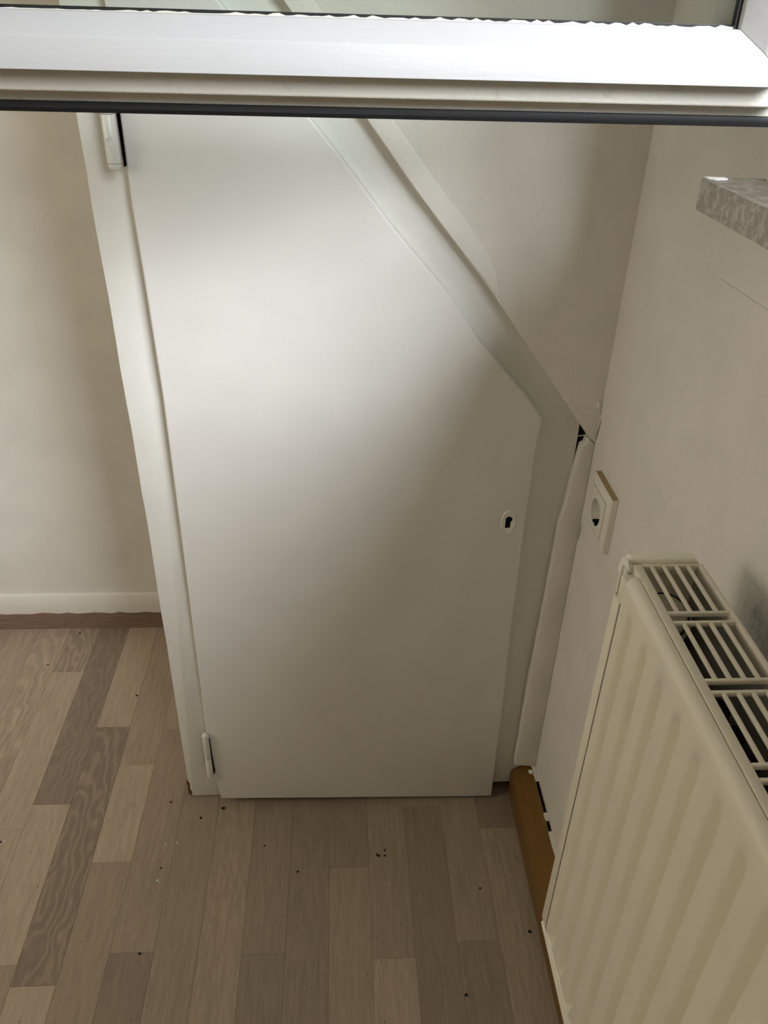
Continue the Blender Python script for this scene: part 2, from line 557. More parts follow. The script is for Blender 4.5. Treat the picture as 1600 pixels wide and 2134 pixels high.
# frame: left post, right post, sloping head
lp = [(-0.2350 + 0.02, 0.0025)] + [(-0.2150, 1.42), (XC, 1.56)] + jag((XC - 0.008, 1.20), (XC, 0.62), 12, 0.0006, 40) + jag((XC, 0.60), (XC, 0.045), 10, 0.0006, 41) + [(-0.2812, 0.036), (-0.2825, 0.022), (-0.2800, 0.016), (-0.2805, 0.0025)]
parts.append(prism('door_post', 'frame', lp, 1, 0.0, 0.045, bevel=0.0018))
rp = [(0.2618, 0.022), (0.3405, 0.022)] + jag((0.3405, 0.10), (0.3418, 0.775), 14, 0.0004, 42)[:] + [(0.2618, 0.8603)]
parts.append(prism('door_post', 'frame', rp, 1, 0.0, 0.045, bevel=0.0))
# sloping head: below it lies the leaf, above it the plaster
hd = [(-0.24, 1.38), (-0.03, 1.135), (0.10, 0.985), (0.18, 0.885), (0.2618, 0.795), (0.2618, 0.8603), (0.3418, 0.7750), (0.3418, 0.800), (0.2644, 0.905), (0.10, 1.105), (0.0326, 1.190), (-0.22, 1.50)]
parts.append(prism('door_head', 'frame', hd, 1, 0.0, 0.045, bevel=0.0))
# leaf
leaf = [(-0.2228, 0.0195)] + jag((-0.06, 0.0150), (0.10, 0.0110), 3, 0.0004, 43) + [(0.2870, 0.0065)]
leaf += jag((0.2842, 0.2365), (0.2796, 0.4524), 4, 0.0003, 44) + [(0.2778, 0.6356), (0.2787, 0.7482), (0.2815, 0.7975), (0.2609, 0.8255), (0.1844, 0.9087), (0.1393, 0.9712), (0.0703, 1.0472), (-0.0009, 1.1349), (-0.03, 1.1683), (-0.0603, 1.2042), (-0.2385, 1.4130)]
leaf += [(-0.2390, 1.075), (-0.2360, 0.9747), (-0.2325, 0.828), (-0.2325, 0.64), (-0.2330, 0.4415), (-0.2335, 0.2)]
LEAFP = leaf
lf = prism('door_leaf', 'door', leaf, 1, YL, 0.0030, bevel=0.0034, seg=3)
parts.append(lf)


def hinge(x, z0, z1, zj, r, yc, ball_top, ball_bot, extra):
    """Barrel hinge with two knuckles; zj is the joint between them."""
    ps = []
    lo = [(0.0001, z0), (r * 0.97, z0), (r, z0 + 0.0012), (r, zj - 0.0008), (r * 0.93, zj - 0.0001)]
    up = [(r * 0.93, zj + 0.0004), (r, zj + 0.0011), (r, z1 - 0.0012), (r * 0.97, z1), (0.0001, z1)]
    ps.append(lathe('hinge_knuckle', 'frame', lo, (x, yc, 0)))
    ps.append(lathe('hinge_knuckle', 'frame', up, (x, yc, 0)))
    if ball_bot:
        ps.append(lathe('hinge_cap', 'frame', [(r * 0.92, z0 - 0.0006), (r * 0.95, z0 - 0.003), (r * 0.7, z0 - 0.0065), (0.0002, z0 - 0.0085)], (x, yc, 0)))
    if ball_top:
        ps.append(lathe('hinge_cap', 'white_matt', [(r * 0.9, z1 + 0.0003), (r * 1.12, z1 + 0.003), (r * 0.95, z1 + 0.0075), (r * 0.5, z1 + 0.0105), (0.0002, z1 + 0.0112)], (x, yc, 0)))
    ps.append(box('hinge_plate', 'frame', (x, x + r + extra, yc + r * 0.35, yc + r * 0.35 + 0.002, z0 + 0.001, z1 - 0.001)))
    return ps


h1 = empty('hinge', (-0.2502, YL - 0.004, 1.14))
hp = hinge(-0.2502, 1.1175, 1.235, 1.1672, 0.0077, YL - 0.005, False, True, 0.0)
scr = lathe('hinge_screw', 'frame', [(0.0048, 0.0), (0.0048, -0.0006), (0.0036, -0.0006), (0.0030, -0.0002), (0.0001, -0.0002)], (-0.2506, YL - 0.0125, 1.1400), None, 'Y', 16)
adopt(h1, *hp, scr)
h2 = empty('hinge', (-0.237, YL - 0.002, 0.13))
hp2 = hinge(-0.2352, 0.087, 0.1865, 0.133, 0.0056, YL - 0.003, True, False, 0.0)
adopt(h2, *hp2)
# dark slots where the leaf is cut back behind the hinge barrels
sl = [prism('hinge_slot', 'black', [(-0.2415, 1.235), (-0.2401, 1.235), (-0.2402, 1.113), (-0.2409, 1.113)], 1, YL - 0.0026, -0.001),
      prism('hinge_slot', 'black', [(-0.2306, 0.1800), (-0.2288, 0.1830), (-0.2280, 0.0900), (-0.2288, 0.0870)], 1, YL - 0.0018, -0.001)]
adopt(h1, sl[0])
adopt(h2, sl[1])
# keyhole plate: an oval rim with a real keyhole-shaped opening
esc = empty('keyhole_plate', (0.2516, YL, 0.628))
kx, kz = 0.2516, 0.6285


def keyhole(n):
    pts = []
    for i in range(n):
        a = 2 * math.pi * i / n
        dx, dz = math.sin(a), math.cos(a)
        # ray length to the keyhole outline: round head above, slot below
        best = 0.0
        for s in range(1, 220):
            t = s * 0.0001
            px, pz = dx * t, dz * t
            if (math.hypot(px - 0.0006, pz - 0.0055) < 0.0052) or (abs(px + 0.0004) < 0.0040 and -0.0095 < pz < 0.006):
                best = t
        pts.append((kx + dx * best, kz + dz * best))
    return pts


NK = 48
inner = keyhole(NK)
outer = [(kx + 0.0112 * math.sin(2 * math.pi * i / NK), kz + 0.0222 * math.cos(2 * math.pi * i / NK)) for i in range(NK)]
mid1 = [(kx + 0.0098 * math.sin(2 * math.pi * i / NK), kz + 0.0206 * math.cos(2 * math.pi * i / NK)) for i in range(NK)]
mid2 = [(kx + 0.0084 * math.sin(2 * math.pi * i / NK), kz + 0.0188 * math.cos(2 * math.pi * i / NK)) for i in range(NK)]
bm = bmesh.new()
loops = [(outer, YL + 0.0002), (mid1, YL - 0.0016), (mid2, YL - 0.0009), (inner, YL - 0.0010), (inner, YL + 0.0002)]
rings = [[bm.verts.new((p[0], y_, p[1])) for p in pts] for pts, y_ in loops]
for a, b_ in zip(rings, rings[1:]):
    for i in range(NK):
        j = (i + 1) % NK
        bm.faces.new((a[i], a[j], b_[j], b_[i]))
plate = finish('rim_plate', bm, 'frame', smooth=True)
kh = prism('keyhole', 'black', inner, 1, YL - 0.0004, YL + 0.0005)
sc1 = lathe('plate_screw', 'frame', [(0.0024, 0.0), (0.0022, -0.0006), (0.0001, -0.0008)], (kx + 0.0012, YL - 0.0009, kz + 0.0150), None, 'Y', 12)
sc2 = lathe('plate_screw', 'frame', [(0.0022, 0.0), (0.0020, -0.0006), (0.0001, -0.0008)], (kx + 0.0002, YL - 0.0009, kz - 0.0142), None, 'Y', 12)
adopt(esc, plate, kh, sc1, sc2)
adopt(door, *parts)
for e_ in (h1, h2, esc):
    e_.parent = door
    e_.matrix_parent_inverse = Matrix.Translation(door.location).inverted()
# bare wood where the paint broke off at the foot of the left post
chip = [(-0.2835, 0.001), (-0.2795, 0.001), (-0.2800, 0.013), (-0.2822, 0.021), (-0.2812, 0.032), (-0.2842, 0.040), (-0.2868, 0.030), (-0.2880, 0.016), (-0.2870, 0.004)]
w = prism('bare_wood', 'raw_wood', chip, 1, 0.004, 0.03)
adopt(door, w)

# ------------------------------------------------------------------ window: fixed frame, sill, open sash
win = structure(empty('window_1', (XW + 0.05, (WY0 + WY1) / 2, WZ0)), 'white fixed window frame in the right wall')
FX0, FX1 = XW + 0.012, XW + 0.075
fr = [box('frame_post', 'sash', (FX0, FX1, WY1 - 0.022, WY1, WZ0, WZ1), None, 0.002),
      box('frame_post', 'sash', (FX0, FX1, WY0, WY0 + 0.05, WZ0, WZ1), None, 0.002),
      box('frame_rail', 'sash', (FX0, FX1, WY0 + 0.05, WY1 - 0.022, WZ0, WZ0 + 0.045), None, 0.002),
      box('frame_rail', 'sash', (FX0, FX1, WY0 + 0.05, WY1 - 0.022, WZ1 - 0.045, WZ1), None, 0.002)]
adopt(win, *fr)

# stone sill
sp = [(0.3000, -0.3200), (0.3000, -2.14), (XW + 0.012, -2.14), (XW + 0.012, -0.3525), (XW + 0.0005, -0.3525), (XW + 0.0005, -0.3200)]
sp = [(0.3000, -0.3230), (0.3022, -0.3195), (XW - 0.0005, -0.3195), (XW - 0.0005, -2.14), (0.3000, -2.14)]
sill = prism('window_sill', 'marble', sp, 2, 1.1345, 1.1600, None, 0.0022, 2)
tag(sill, 'mottled beige stone windowsill jutting from the white wall above the radiator', 'windowsill')
fl = prism('chip', 'flake', [(0.3025, -0.3215), (0.3060, -0.3205), (0.3200, -0.3215), (0.3195, -0.3290), (0.3080, -0.3330), (0.3035, -0.3290)], 2, 1.1597, 1.1606)
adopt(sill, fl)
fl['label'] = 'bare white chip at the corner of the sill'
# caulk on the joint of sill and wall
ck = [(0.3485, 1.1598), (0.3515, 1.1660), (0.3555, 1.1720), (XW - 0.0005, 1.1750), (XW - 0.0005, 1.1598)]
prism_caulk = prism('caulk', 'white_matt', ck, 1, -0.60, -0.333, None, 0.001)
adopt(sill, prism_caulk)

# open sash, swung into the room; its outer side faces the camera.
# local frame: origin at the lower hinge corner, +X away from the hinge (into the room), Y outer side negative
sash = empty('window_sash', (0.3385, -0.36, 1.2037))
HS = 1.16                    # the hinge stile is a little wider
SW, SH = 0.875, 0.985       # outer size of the sash
sash.rotation_euler = (0, 0, 0)


def sash_prof(zs):
    """Profile (y,z) of the bottom rail, measured from the interior face (y=0) and the lower edge (z=0)."""
    return zs


RAIL = [(-0.0600, 0.0290), (-0.0600, 0.0480), (-0.0590, 0.0495), (-0.0490, 0.0610), (-0.0480, 0.0625), (0.0, 0.0625), (0.0, 0.0072), (-0.0130, 0.0072),
        (-0.0130, 0.0165), (-0.0360, 0.0165), (-0.0375, 0.0175), (-0.0375, 0.0290)]
# members are swept along the four sides with mitred corners


def sweep(name, mat, prof, bevel=0.0):
    """prof in (y, d): d is the distance inwards from the outer edge of the sash."""
    bm = bmesh.new()
    rows = []
    for y_, d in prof:
        rows.append([bm.verts.new(p) for p in ((-d * HS, y_, d), (-(SW - d), y_, d), (-(SW - d), y_, SH - d), (-d * HS, y_, SH - d))])
    n = len(rows)
    for i in range(n):
        a, b_ = rows[i], rows[(i + 1) % n]
        for s in range(4):
            t = (s + 1) % 4
            bm.faces.new((a[s], a[t], b_[t], b_[s]))
    o = finish(name, bm, mat, sash, bevel, 2, smooth=True)
    return o


def member(name, mat, prof, side, bevel=0.0):
    """One mitred member of the sash frame. side 0 bottom, 1 free stile, 2 top, 3 hinge stile."""
    bm = bmesh.new()
    A, B = [], []
    for y_, d in prof:
        c = ((-d * HS, y_, d), (-(SW - d), y_, d), (-(SW - d), y_, SH - d), (-d * HS, y_, SH - d))
        A.append(bm.verts.new(c[side])); B.append(bm.verts.new(c[(side + 1) % 4]))
    n = len(prof)
    for i in range(n):
        j = (i + 1) % n
        bm.faces.new((A[i], A[j], B[j], B[i]))
    bm.faces.new(A[::-1]); bm.faces.new(B)
    return finish(name, bm, mat, sash, bevel, 2, smooth=True)


FACE = [(-0.0600, 0.0290), (-0.0600, 0.0478), (-0.0592, 0.0490), (-0.0490, 0.0612), (-0.0480, 0.0618), (-0.0375, 0.0618), (-0.0375, 0.0290)]
LIP = [(-0.0374, 0.0160), (-0.0374, 0.0618), (0.0, 0.0618), (0.0, 0.0070), (-0.0120, 0.0070), (-0.0125, 0.0150), (-0.0360, 0.0150)]
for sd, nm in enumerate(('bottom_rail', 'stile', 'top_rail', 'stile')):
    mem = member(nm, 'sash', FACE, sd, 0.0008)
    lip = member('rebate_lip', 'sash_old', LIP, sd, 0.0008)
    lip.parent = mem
GASK = [(-0.0145, 0.0002), (-0.0158, 0.0030), (-0.0145, 0.0069), (-0.0010, 0.0069), (-0.0010, 0.0002)]
gk = sweep('gasket', 'gasket', GASK)
BEAD = [(-0.0440, 0.0616), (-0.0430, 0.0636), (-0.0415, 0.0642), (-0.0390, 0.0642), (-0.0390, 0.0616)]
sweep('glazing_seal', 'gasket', BEAD)
bm = bmesh.new()
add_box(bm, -(SW - 0.0618), -0.0618 * HS, -0.0390, -0.0350, 0.0618, SH - 0.0618)
finish('glass_pane', bm, 'glass', sash)
tag(sash, 'open white window sash with black rubber gasket, hanging in front of the cupboard door', 'window sash')
for z_ in (0.06, SH - 0.16):
    bm = bmesh.new()
    add_lathe(bm, [(0.0001, z_), (0.007, z_), (0.007, z_ + 0.09), (0.0001, z_ + 0.09)], (0.006, 0.006, 0), 'Z', 14)
    finish('hinge', bm, 'metal', sash, smooth=True)

# smeared putty along the lower glass edge
rpt = random.Random(17)
bm = bmesh.new()
xx_, vs_ = -0.075, []
while xx_ > -0.62:
    am = min(1.0, max(0.15, (xx_ + 0.62) / 0.30))
    tt = 0.0622 + 0.0017 * rpt.random() ** 2 * am
    vs_.append([bm.verts.new((xx_, -0.0446, 0.0614)), bm.verts.new((xx_, -0.0442, tt)), bm.verts.new((xx_, -0.0395, tt + 0.0004)), bm.verts.new((xx_, -0.0395, 0.0614))])
    xx_ -= 0.004
for a, b_ in zip(vs_, vs_[1:]):
    for i in range(3):
        bm.faces.new((a[i], b_[i], b_[i + 1], a[i + 1]))
finish('putty', bm, 'sash_old', sash, smooth=True)

# ------------------------------------------------------------------ radiator
RX, RZ1, RZ0, RY0, RY1 = 0.2400, 0.8740, 0.3440, -0.4870, -1.46
rad = empty('radiator', (0.275, -0.95, 0.30))
tag(rad, 'cream ribbed panel radiator with slotted top grille below the windowsill', 'radiator')
rp_ = []
bm = bmesh.new()
PR = 0.0365
ny, zs = int((RY0 - RY1) / 0.0028), [RZ0 + 0.018, RZ0 + 0.026, RZ0 + 0.034, RZ0 + 0.045] + [RZ0 + 0.045 + (RZ1 - 0.045 - RZ0 - 0.045) * i / 6 for i in range(1, 7)] + [RZ1 - 0.034, RZ1 - 0.029, RZ1 - 0.026, RZ1 - 0.014, RZ1 - 0.0085]


def groove(y_, z_):
    u = ((RY0 - 0.0225 - y_) / PR) % 1.0          # 0 = centre of a groove
    u = min(u, 1 - u) * PR
    g = 0.0
    if u < 0.0080:
        g = 0.5 + 0.5 * math.cos(math.pi * u / 0.0080)
    if y_ > RY0 - 0.008:
        g = 0
    tz = max(0.0, min(1.0, (RZ1 - 0.026 - z_) / 0.010)) * max(0.0, min(1.0, (z_ - RZ0 - 0.024) / 0.012))
    return 0.0075 * g * tz


rows = []
for z_ in zs:
    rows.append([bm.verts.new((RX + groove(RY0 - 0.0028 * i, z_), RY0 - 0.0028 * i, z_)) for i in range(ny + 1)])
# rounded roll at the top and return at the bottom
for (dx, dz) in ((0.0008, -0.006), (0.0028, -0.0025), (0.006, -0.0006), (0.0095, -0.0004), (0.0115, -0.0028)):
    rows.append([bm.verts.new((RX + dx, RY0 - 0.0028 * i, RZ1 + dz)) for i in range(ny + 1)])
for a, b_ in zip(rows, rows[1:]):
    for i in range(ny):
        bm.faces.new((a[i], a[i + 1], b_[i + 1], b_[i]))
for v in list(rows[0]):
    pass
ext = [bm.verts.new((RX + 0.004, RY0 - 0.0028 * i, RZ0 + 0.018)) for i in range(ny + 1)]
for i in range(ny):
    bm.faces.new((ext[i], ext[i + 1], rows[0][i + 1], rows[0][i]))
rp_.append(finish('front_panel', bm, 'rad', smooth=True))
# panel body behind the ribbed sheet
rp_.append(box('inner_panel', 'rad_in', (RX + 0.0085, RX + 0.0120, RY1, RY0 - 0.002, RZ0 + 0.012, RZ1 - 0.006)))
# lower rim with a ragged paint edge
rgd = random.Random(5)
bm = bmesh.new()
yy, vs = RY0 + 0.012, []
while yy > RY1:
    near = max(0.0, min(1.0, (RY0 - yy) / 0.02))
    hgt = 0.006 + near * (0.007 + 0.012 * abs(mnoise.noise(Vector((yy * 70.0, 1.3, 0.2)))) + 0.016 * max(0.0, mnoise.noise(Vector((yy * 26.0, 4.1, 0.7)))))
    vs.append([bm.verts.new(p) for p in ((RX + 0.010, yy, RZ0), (RX + 0.003, yy, RZ0 + 0.0002), (RX - 0.0008, yy, RZ0 + 0.0055), (RX - 0.0022, yy, RZ0 + 0.0085), (RX - 0.0014, yy, RZ0 + 0.0115), (RX - 0.0007, yy, RZ0 + 0.006 + hgt), (RX + 0.0006, yy, RZ0 + 0.0065 + hgt))])
    yy -= 0.0035
for a, b_ in zip(vs, vs[1:]):
    for i in range(6):
        bm.faces.new((a[i], b_[i], b_[i + 1], a[i + 1]))
rp_.append(finish('lower_rim', bm, 'rad_edge', smooth=True))
# end cover with a narrow front flange, and its raised top
bm = bmesh.new()
add_box(bm, RX + 0.0015, 0.3125, RY0 + 0.0178, RY0 + 0.0205, RZ0 + 0.006, RZ1 - 0.002)
add_box(bm, RX - 0.0005, RX + 0.002, RY0 + 0.0025, RY0 + 0.0178, RZ0 + 0.012, RZ1 - 0.0300)
rp_.append(finish('end_cover', bm, 'rad', bevel=0.0008, smooth=True))
rp_.append(box('dark_gap', 'black', (RX + 0.0022, RX + 0.0030, RY0 - 0.001, RY0 + 0.004, RZ0 + 0.030, RZ1 - 0.030)))
rp_.append(box('corner_piece', 'rad', (RX + 0.0002, RX + 0.012, RY0 - 0.0005, RY0 + 0.0120, RZ1 - 0.0302, RZ1 - 0.0060), None, 0.0012))
ec = [(0.2480, RZ1 - 0.012), (0.2480, RZ1 + 0.0010), (0.2500, RZ1 + 0.0026), (0.3060, RZ1 + 0.0030), (0.3105, RZ1 - 0.0010), (0.3125, RZ1 - 0.012)]
rp_.append(prism('cover_top', 'rad_edge', ec, 1, RY0 + 0.0215, RY0 + 0.0305, None, 0.0014))
# flaking paint lump on the far corner
bm = bmesh.new()
bmesh.ops.create_icosphere(bm, subdivisions=3, radius=1.0)
for v in bm.verts:
    n = mnoise.noise(v.co * 2.3) * 0.35
    v.co = Vector((v.co.x * 0.0052, v.co.y * 0.009, v.co.z * 0.010)) * (1 + n)
    v.co += Vector((0.2475, RY0 + 0.0225, RZ1 - 0.008))
rp_.append(finish('paint_lump', bm, 'white_matt', smooth=True))

# top grille: a frame with longitudinal slats between pairs of cross bars
GZ0, GZ1 = RZ1 - 0.0090, RZ1 + 0.0005
YG0 = RY0 + 0.0180
grille = empty('top_grille', (0.28, -0.95, RZ1))
gp = []
gp.append(box('front_rail', 'rad', (0.2505, 0.2585, RY1, YG0, GZ0, GZ1), None, 0.0015))
gp.append(box('back_rail', 'rad', (0.3075, 0.3120, RY1, YG0, GZ0 - 0.004, GZ1), None, 0.0012))
gp.append(box('cross_bar', 'rad', (0.2580, 0.3080, YG0 - 0.0030, YG0, GZ0, GZ1), None, 0.0008))
# one slat and one cross bar, then copies that share their meshes
OPEN, PER = 0.0610, 0.0750
slat0 = box('slat', 'rad', (-0.0016, 0.0016, -OPEN - 0.003, 0.0, -0.0030, 0.0), None, 0.0008)
bar0 = box('cross_bar', 'rad', (-0.0252, 0.0252, -0.0030, 0.0, -0.0045, 0.0), None, 0.0008)
first_s, first_b = True, True
nm = int((YG0 - RY1) / PER)
for m_ in range(nm):
    y0 = YG0 - 0.0020 - PER * m_
    for xs_ in (0.2664, 0.2771, 0.2878, 0.2982):
        if first_s:
            s = slat0; first_s = False
        else:
            s = slat0.copy(); COL.objects.link(s)
        s.location = (xs_, y0, GZ1 - 0.0002)
        gp.append(s)
    for yb in (y0 - OPEN - 0.0005, y0 - OPEN - 0.0122):
        if first_b:
            s = bar0; first_b = False
        else:
            s = bar0.copy(); COL.objects.link(s)
        s.location = (0.2830, yb, GZ1)
        gp.append(s)
for o in gp:
    o.parent = grille
    o.matrix_parent_inverse = Matrix.Translation(grille.location).inverted()
rp_.append(box('back_panel', 'rad_in', (0.3075, 0.3105, RY1, RY0 + 0.016, RZ0 + 0.012, RZ1 - 0.014)))
rp_.append(box('base_sheet', 'rad_dark', (RX + 0.012, 0.3075, RY1, RY0 + 0.016, RZ0 + 0.012, RZ0 + 0.016)))
# zig-zag convector sheet between the panels
bm = bmesh.new()
zz = []
yy, k = RY0 - 0.085, 0
while yy > RY1:
    x_ = (0.2535, 0.2960)[(k // 2) % 2]
    zz.append([bm.verts.new((x_, yy, RZ0 + 0.02)), bm.verts.new((x_, yy, RZ1 - 0.045))])
    yy -= 0.009 if k % 2 == 0 else 0.004
    k += 1
for a, b_ in zip(zz, zz[1:]):
    bm.faces.new((a[0], b_[0], b_[1], a[1]))
rp_.append(finish('convector_sheet', bm, 'rad_dark'))
# round valve head with a dark seal ring under the first grille field
vx, vy, vz = 0.2790, RY0 - 0.0020, RZ1 - 0.0400
bm = bmesh.new()
add_lathe(bm, [(0.0100, -0.05), (0.0195, -0.02), (0.0200, 0.0), (0.0185, 0.0022), (0.0110, 0.0040), (0.0001, 0.0045)], (0, 0, 0), 'Z', 32)
vb = finish('valve_body', bm, 'rad', smooth=True)
bm = bmesh.new()
add_lathe(bm, [(0.0202, -0.006), (0.0218, -0.006), (0.0218, -0.001), (0.0202, -0.001)], (0, 0, 0), 'Z', 32)
vr = finish('seal_ring', bm, 'black', smooth=True)
bm = bmesh.new()
add_lathe(bm, [(0.0222, -0.016), (0.0250, -0.014), (0.0250, -0.006), (0.0222, -0.004)], (0, 0, 0), 'Z', 12)
vn = finish('union_nut', bm, 'rad')
for v_ in (vb, vr, vn):
    v_.location = (vx, vy, vz)
    v_.rotation_euler = (math.radians(28), math.radians(-12), 0)
    rp_.append(v_)
# wall brackets
for yb in (-0.62, -1.30):
    rp_.append(box('wall_bracket', 'rad', (0.3100, XW, yb - 0.02, yb + 0.02, 0.42, 0.46)))
adopt(rad, *rp_)
grille.parent = rad
grille.matrix_parent_inverse = Matrix.Translation(rad.location).inverted()

# ------------------------------------------------------------------ wall socket
sk = empty('wall_socket', (XW, -0.103, 0.696))
tag(sk, 'white wall socket with round recess and worn brown top edge above the radiator', 'wall socket')
SY0, SY1, SZ0, SZ1 = -0.1435, -0.0620, 0.6540, 0.7385


def ring_rect(y0, y1, z0, z1, x):
    return [(x, y0, z0), (x, y1, z0), (x, y1, z1), (x, y0, z1)]


bm = bmesh.new()
lv = [ring_rect(SY0, SY1, SZ0, SZ1, XW - 0.0002), ring_rect(SY0 + 0.0005, SY1 - 0.0005, SZ0 + 0.0005, SZ1 - 0.0005, XW - 0.0082),
      ring_rect(SY0 + 0.0015, SY1 - 0.0015, SZ0 + 0.0015, SZ1 - 0.0015, XW - 0.0090), ring_rect(SY0 + 0.0125, SY1 - 0.0125, SZ0 + 0.0125, SZ1 - 0.0125, XW - 0.0112),
      ring_rect(SY0 + 0.0130, SY1 - 0.0130, SZ0 + 0.0130, SZ1 - 0.0130, XW - 0.0095)]
rg_ = [[bm.verts.new(p) for p in r_] for r_ in lv]
for a, b_ in zip(rg_, rg_[1:]):
    for i in range(4):
        j = (i + 1) % 4
        bm.faces.new((a[i], a[j], b_[j], b_[i]))
fr_ = finish('cover_frame', bm, 'plastic')
wt = box('worn_edge', 'worn', (XW - 0.0080, XW - 0.0006, SY0 + 0.0015, SY1 - 0.001, SZ1 - 0.0004, SZ1 + 0.0003))
# insert with round recess
cy_, cz_, rr_ = -0.1000, 0.6945, 0.0190
NS = 40
bm = bmesh.new()
sq = []
hw_, hh_ = (SY1 - SY0) / 2 - 0.0138, (SZ1 - SZ0) / 2 - 0.0138
my_, mz_ = (SY0 + SY1) / 2, (SZ0 + SZ1) / 2
for i in range(NS):
    a = 2 * math.pi * i / NS
    c_, s_ = math.cos(a), math.sin(a)
    t = min(hw_ / max(abs(c_), 1e-6), hh_ / max(abs(s_), 1e-6))
    sq.append((my_ + c_ * t, mz_ + s_ * t))
ci = [(cy_ + rr_ * math.cos(2 * math.pi * i / NS), cz_ + rr_ * math.sin(2 * math.pi * i / NS)) for i in range(NS)]
lv = [(sq, XW - 0.0080), (sq, XW - 0.0116), (ci, XW - 0.0120), (ci, XW + 0.0120)]
rg_ = [[bm.verts.new((x_, p[0], p[1])) for p in pts] for pts, x_ in lv]
for a, b_ in zip(rg_, rg_[1:]):
    for i in range(NS):
        j = (i + 1) % NS
        bm.faces.new((a[i], a[j], b_[j], b_[i]))
bm.faces.new(rg_[-1])
ins = finish('socket_insert', bm, 'plastic')
cps = [box('earth_clip', 'metal', (XW - 0.0118, XW - 0.0005, cy_ - 0.003, cy_ + 0.003, cz_ + s_ * rr_ - 0.0012, cz_ + s_ * rr_ + 0.0012)) for s_ in (-0.93, 0.93)]
cps.append(box('dark_slot', 'black', (XW - 0.0116, XW - 0.0004, cy_ - 0.0085, cy_ + 0.0065, cz_ - rr_ + 0.0002, cz_ - rr_ + 0.0040)))
for s_ in (-1, 1):
    cps.append(lathe('pin_hole', 'black', [(0.0026, 0.0), (0.0026, 0.0006), (0.0001, 0.0006)], (XW - 0.0006, cy_ + s_ * 0.0095, cz_), None, 'X', 12))
adopt(sk, fr_, wt, ins, *cps)

# ------------------------------------------------------------------ nail in the broken corner
nl = empty('nail', (0.345, -0.006, 0.764))
bm = bmesh.new()
add_lathe(bm, [(0.0001, 0.0), (0.0007, 0.0), (0.0007, 0.0135), (0.0001, 0.0135)], (0, 0, 0), 'Z', 8)
n1 = finish('shank', bm, 'metal', nl)
bm = bmesh.new()
add_lathe(bm, [(0.0001, 0.0), (0.0014, 0.0), (0.0014, -0.0009), (0.0001, -0.0009)], (0, 0, 0), 'Z', 10)
n2 = finish('nail_head', bm, 'metal', nl)
nl.rotation_euler = (math.radians(12), math.radians(76), 0)
nl.location = (0.3405, -0.0090, 0.7655)
tag(nl, 'bright steel nail in the black hole of the broken wall corner', 'nail')

# ------------------------------------------------------------------ chipped plaster and cracks on the walls
def lump(name, mat, c, s, seed, parent):
    bm = bmesh.new()
    bmesh.ops.create_icosphere(bm, subdivisions=2, radius=1.0)
    off_ = Vector((seed * 3.1, seed * 1.7, seed * 0.9))
    for v in bm.verts:
        n = mnoise.noise(v.co * 1.6 + off_) * 0.5
        v.co = Vector((v.co.x * s[0], v.co.y * s[1], v.co.z * s[2])) * (1 + n) + Vector(c)
    return finish(name, bm, mat, parent, smooth=True)


lump('plaster_flake', 'white_matt', (0.3585, YP, 0.8170), (0.0035, 0.0022, 0.0065), 2, stair)
lump('plaster_flake', 'white_matt', (0.3600, YP - 0.001, 0.8060), (0.0022, 0.0018, 0.0040), 3, stair)
lump('plaster_flake', 'white_matt', (0.3462, YP - 0.0002, 0.7490), (0.0034, 0.0018, 0.0024), 4, stair)


def crack(pts, wdt, parent, name='crack'):
    """Thin dark fissure on the window wall, pts (y, z)."""
    bm = bmesh.new()
    rr = random.Random(len(pts))
    L_, R_ = [], []
    for i, (y_, z_) in enumerate(pts):
        w_ = wdt * (0.35 + 0.65 * math.sin(math.pi * (i + 0.6) / (len(pts) + 0.2)))
        L_.append(bm.verts.new((XW - 0.0003, y_ - w_, z_))); R_.append(bm.verts.new((XW - 0.0003, y_ + w_, z_)))
    for i in range(len(pts) - 1):
        bm.faces.new((L_[i], L_[i + 1], R_[i + 1], R_[i]))
    return finish(name, bm, 'black', parent)


crack(jag((-0.0255, 0.7990), (-0.0175, 0.7600), 7, 0.0006, 51), 0.0011, wall_right)
crack(jag((-0.0235, 0.6250), (-0.0225, 0.5960), 4, 0.0003, 52), 0.0011, wall_right)
# plaster ridge under the sill
rdg = jag((-0.268, 1.0618), (-0.52, 1.0618), 14, 0.0008, 71) + [(-0.52, 1.0655), (-0.268, 1.0630)]
prism('plaster_ridge', 'wall', rdg, 0, XW - 0.0012, XW + 0.001, wall_right)
# dark gap between skirting and wall plaster
for (a, b_), s in zip(((-0.020, -0.116), (-0.136, -0.154)), (61, 62)):
    pts = jag((0.3575, a), (0.3575, b_), 8, 0.0006, s) + [(0.3602, b_), (0.3602, a)]
    prism('joint_gap', 'black', pts, 2, 0.0802, 0.0810, bbr)

# ------------------------------------------------------------------ crumbs and paint flakes on the floor
def bit(name, mat, seed, sx, sy, sz):
    bm = bmesh.new()
    bmesh.ops.create_icosphere(bm, subdivisions=2, radius=1.0)
    off_ = Vector((seed * 2.7, seed * 1.3, seed))
    for v in bm.verts:
        n = mnoise.noise(v.co * 1.4 + off_) * 0.6
        v.co = Vector((v.co.x * sx, v.co.y * sy, v.co.z * sz)) * (1 + n)
    zmin = min(v.co.z for v in bm.verts)
    for v in bm.verts:
        v.co.z -= zmin
    return finish(name, bm, mat, smooth=True)


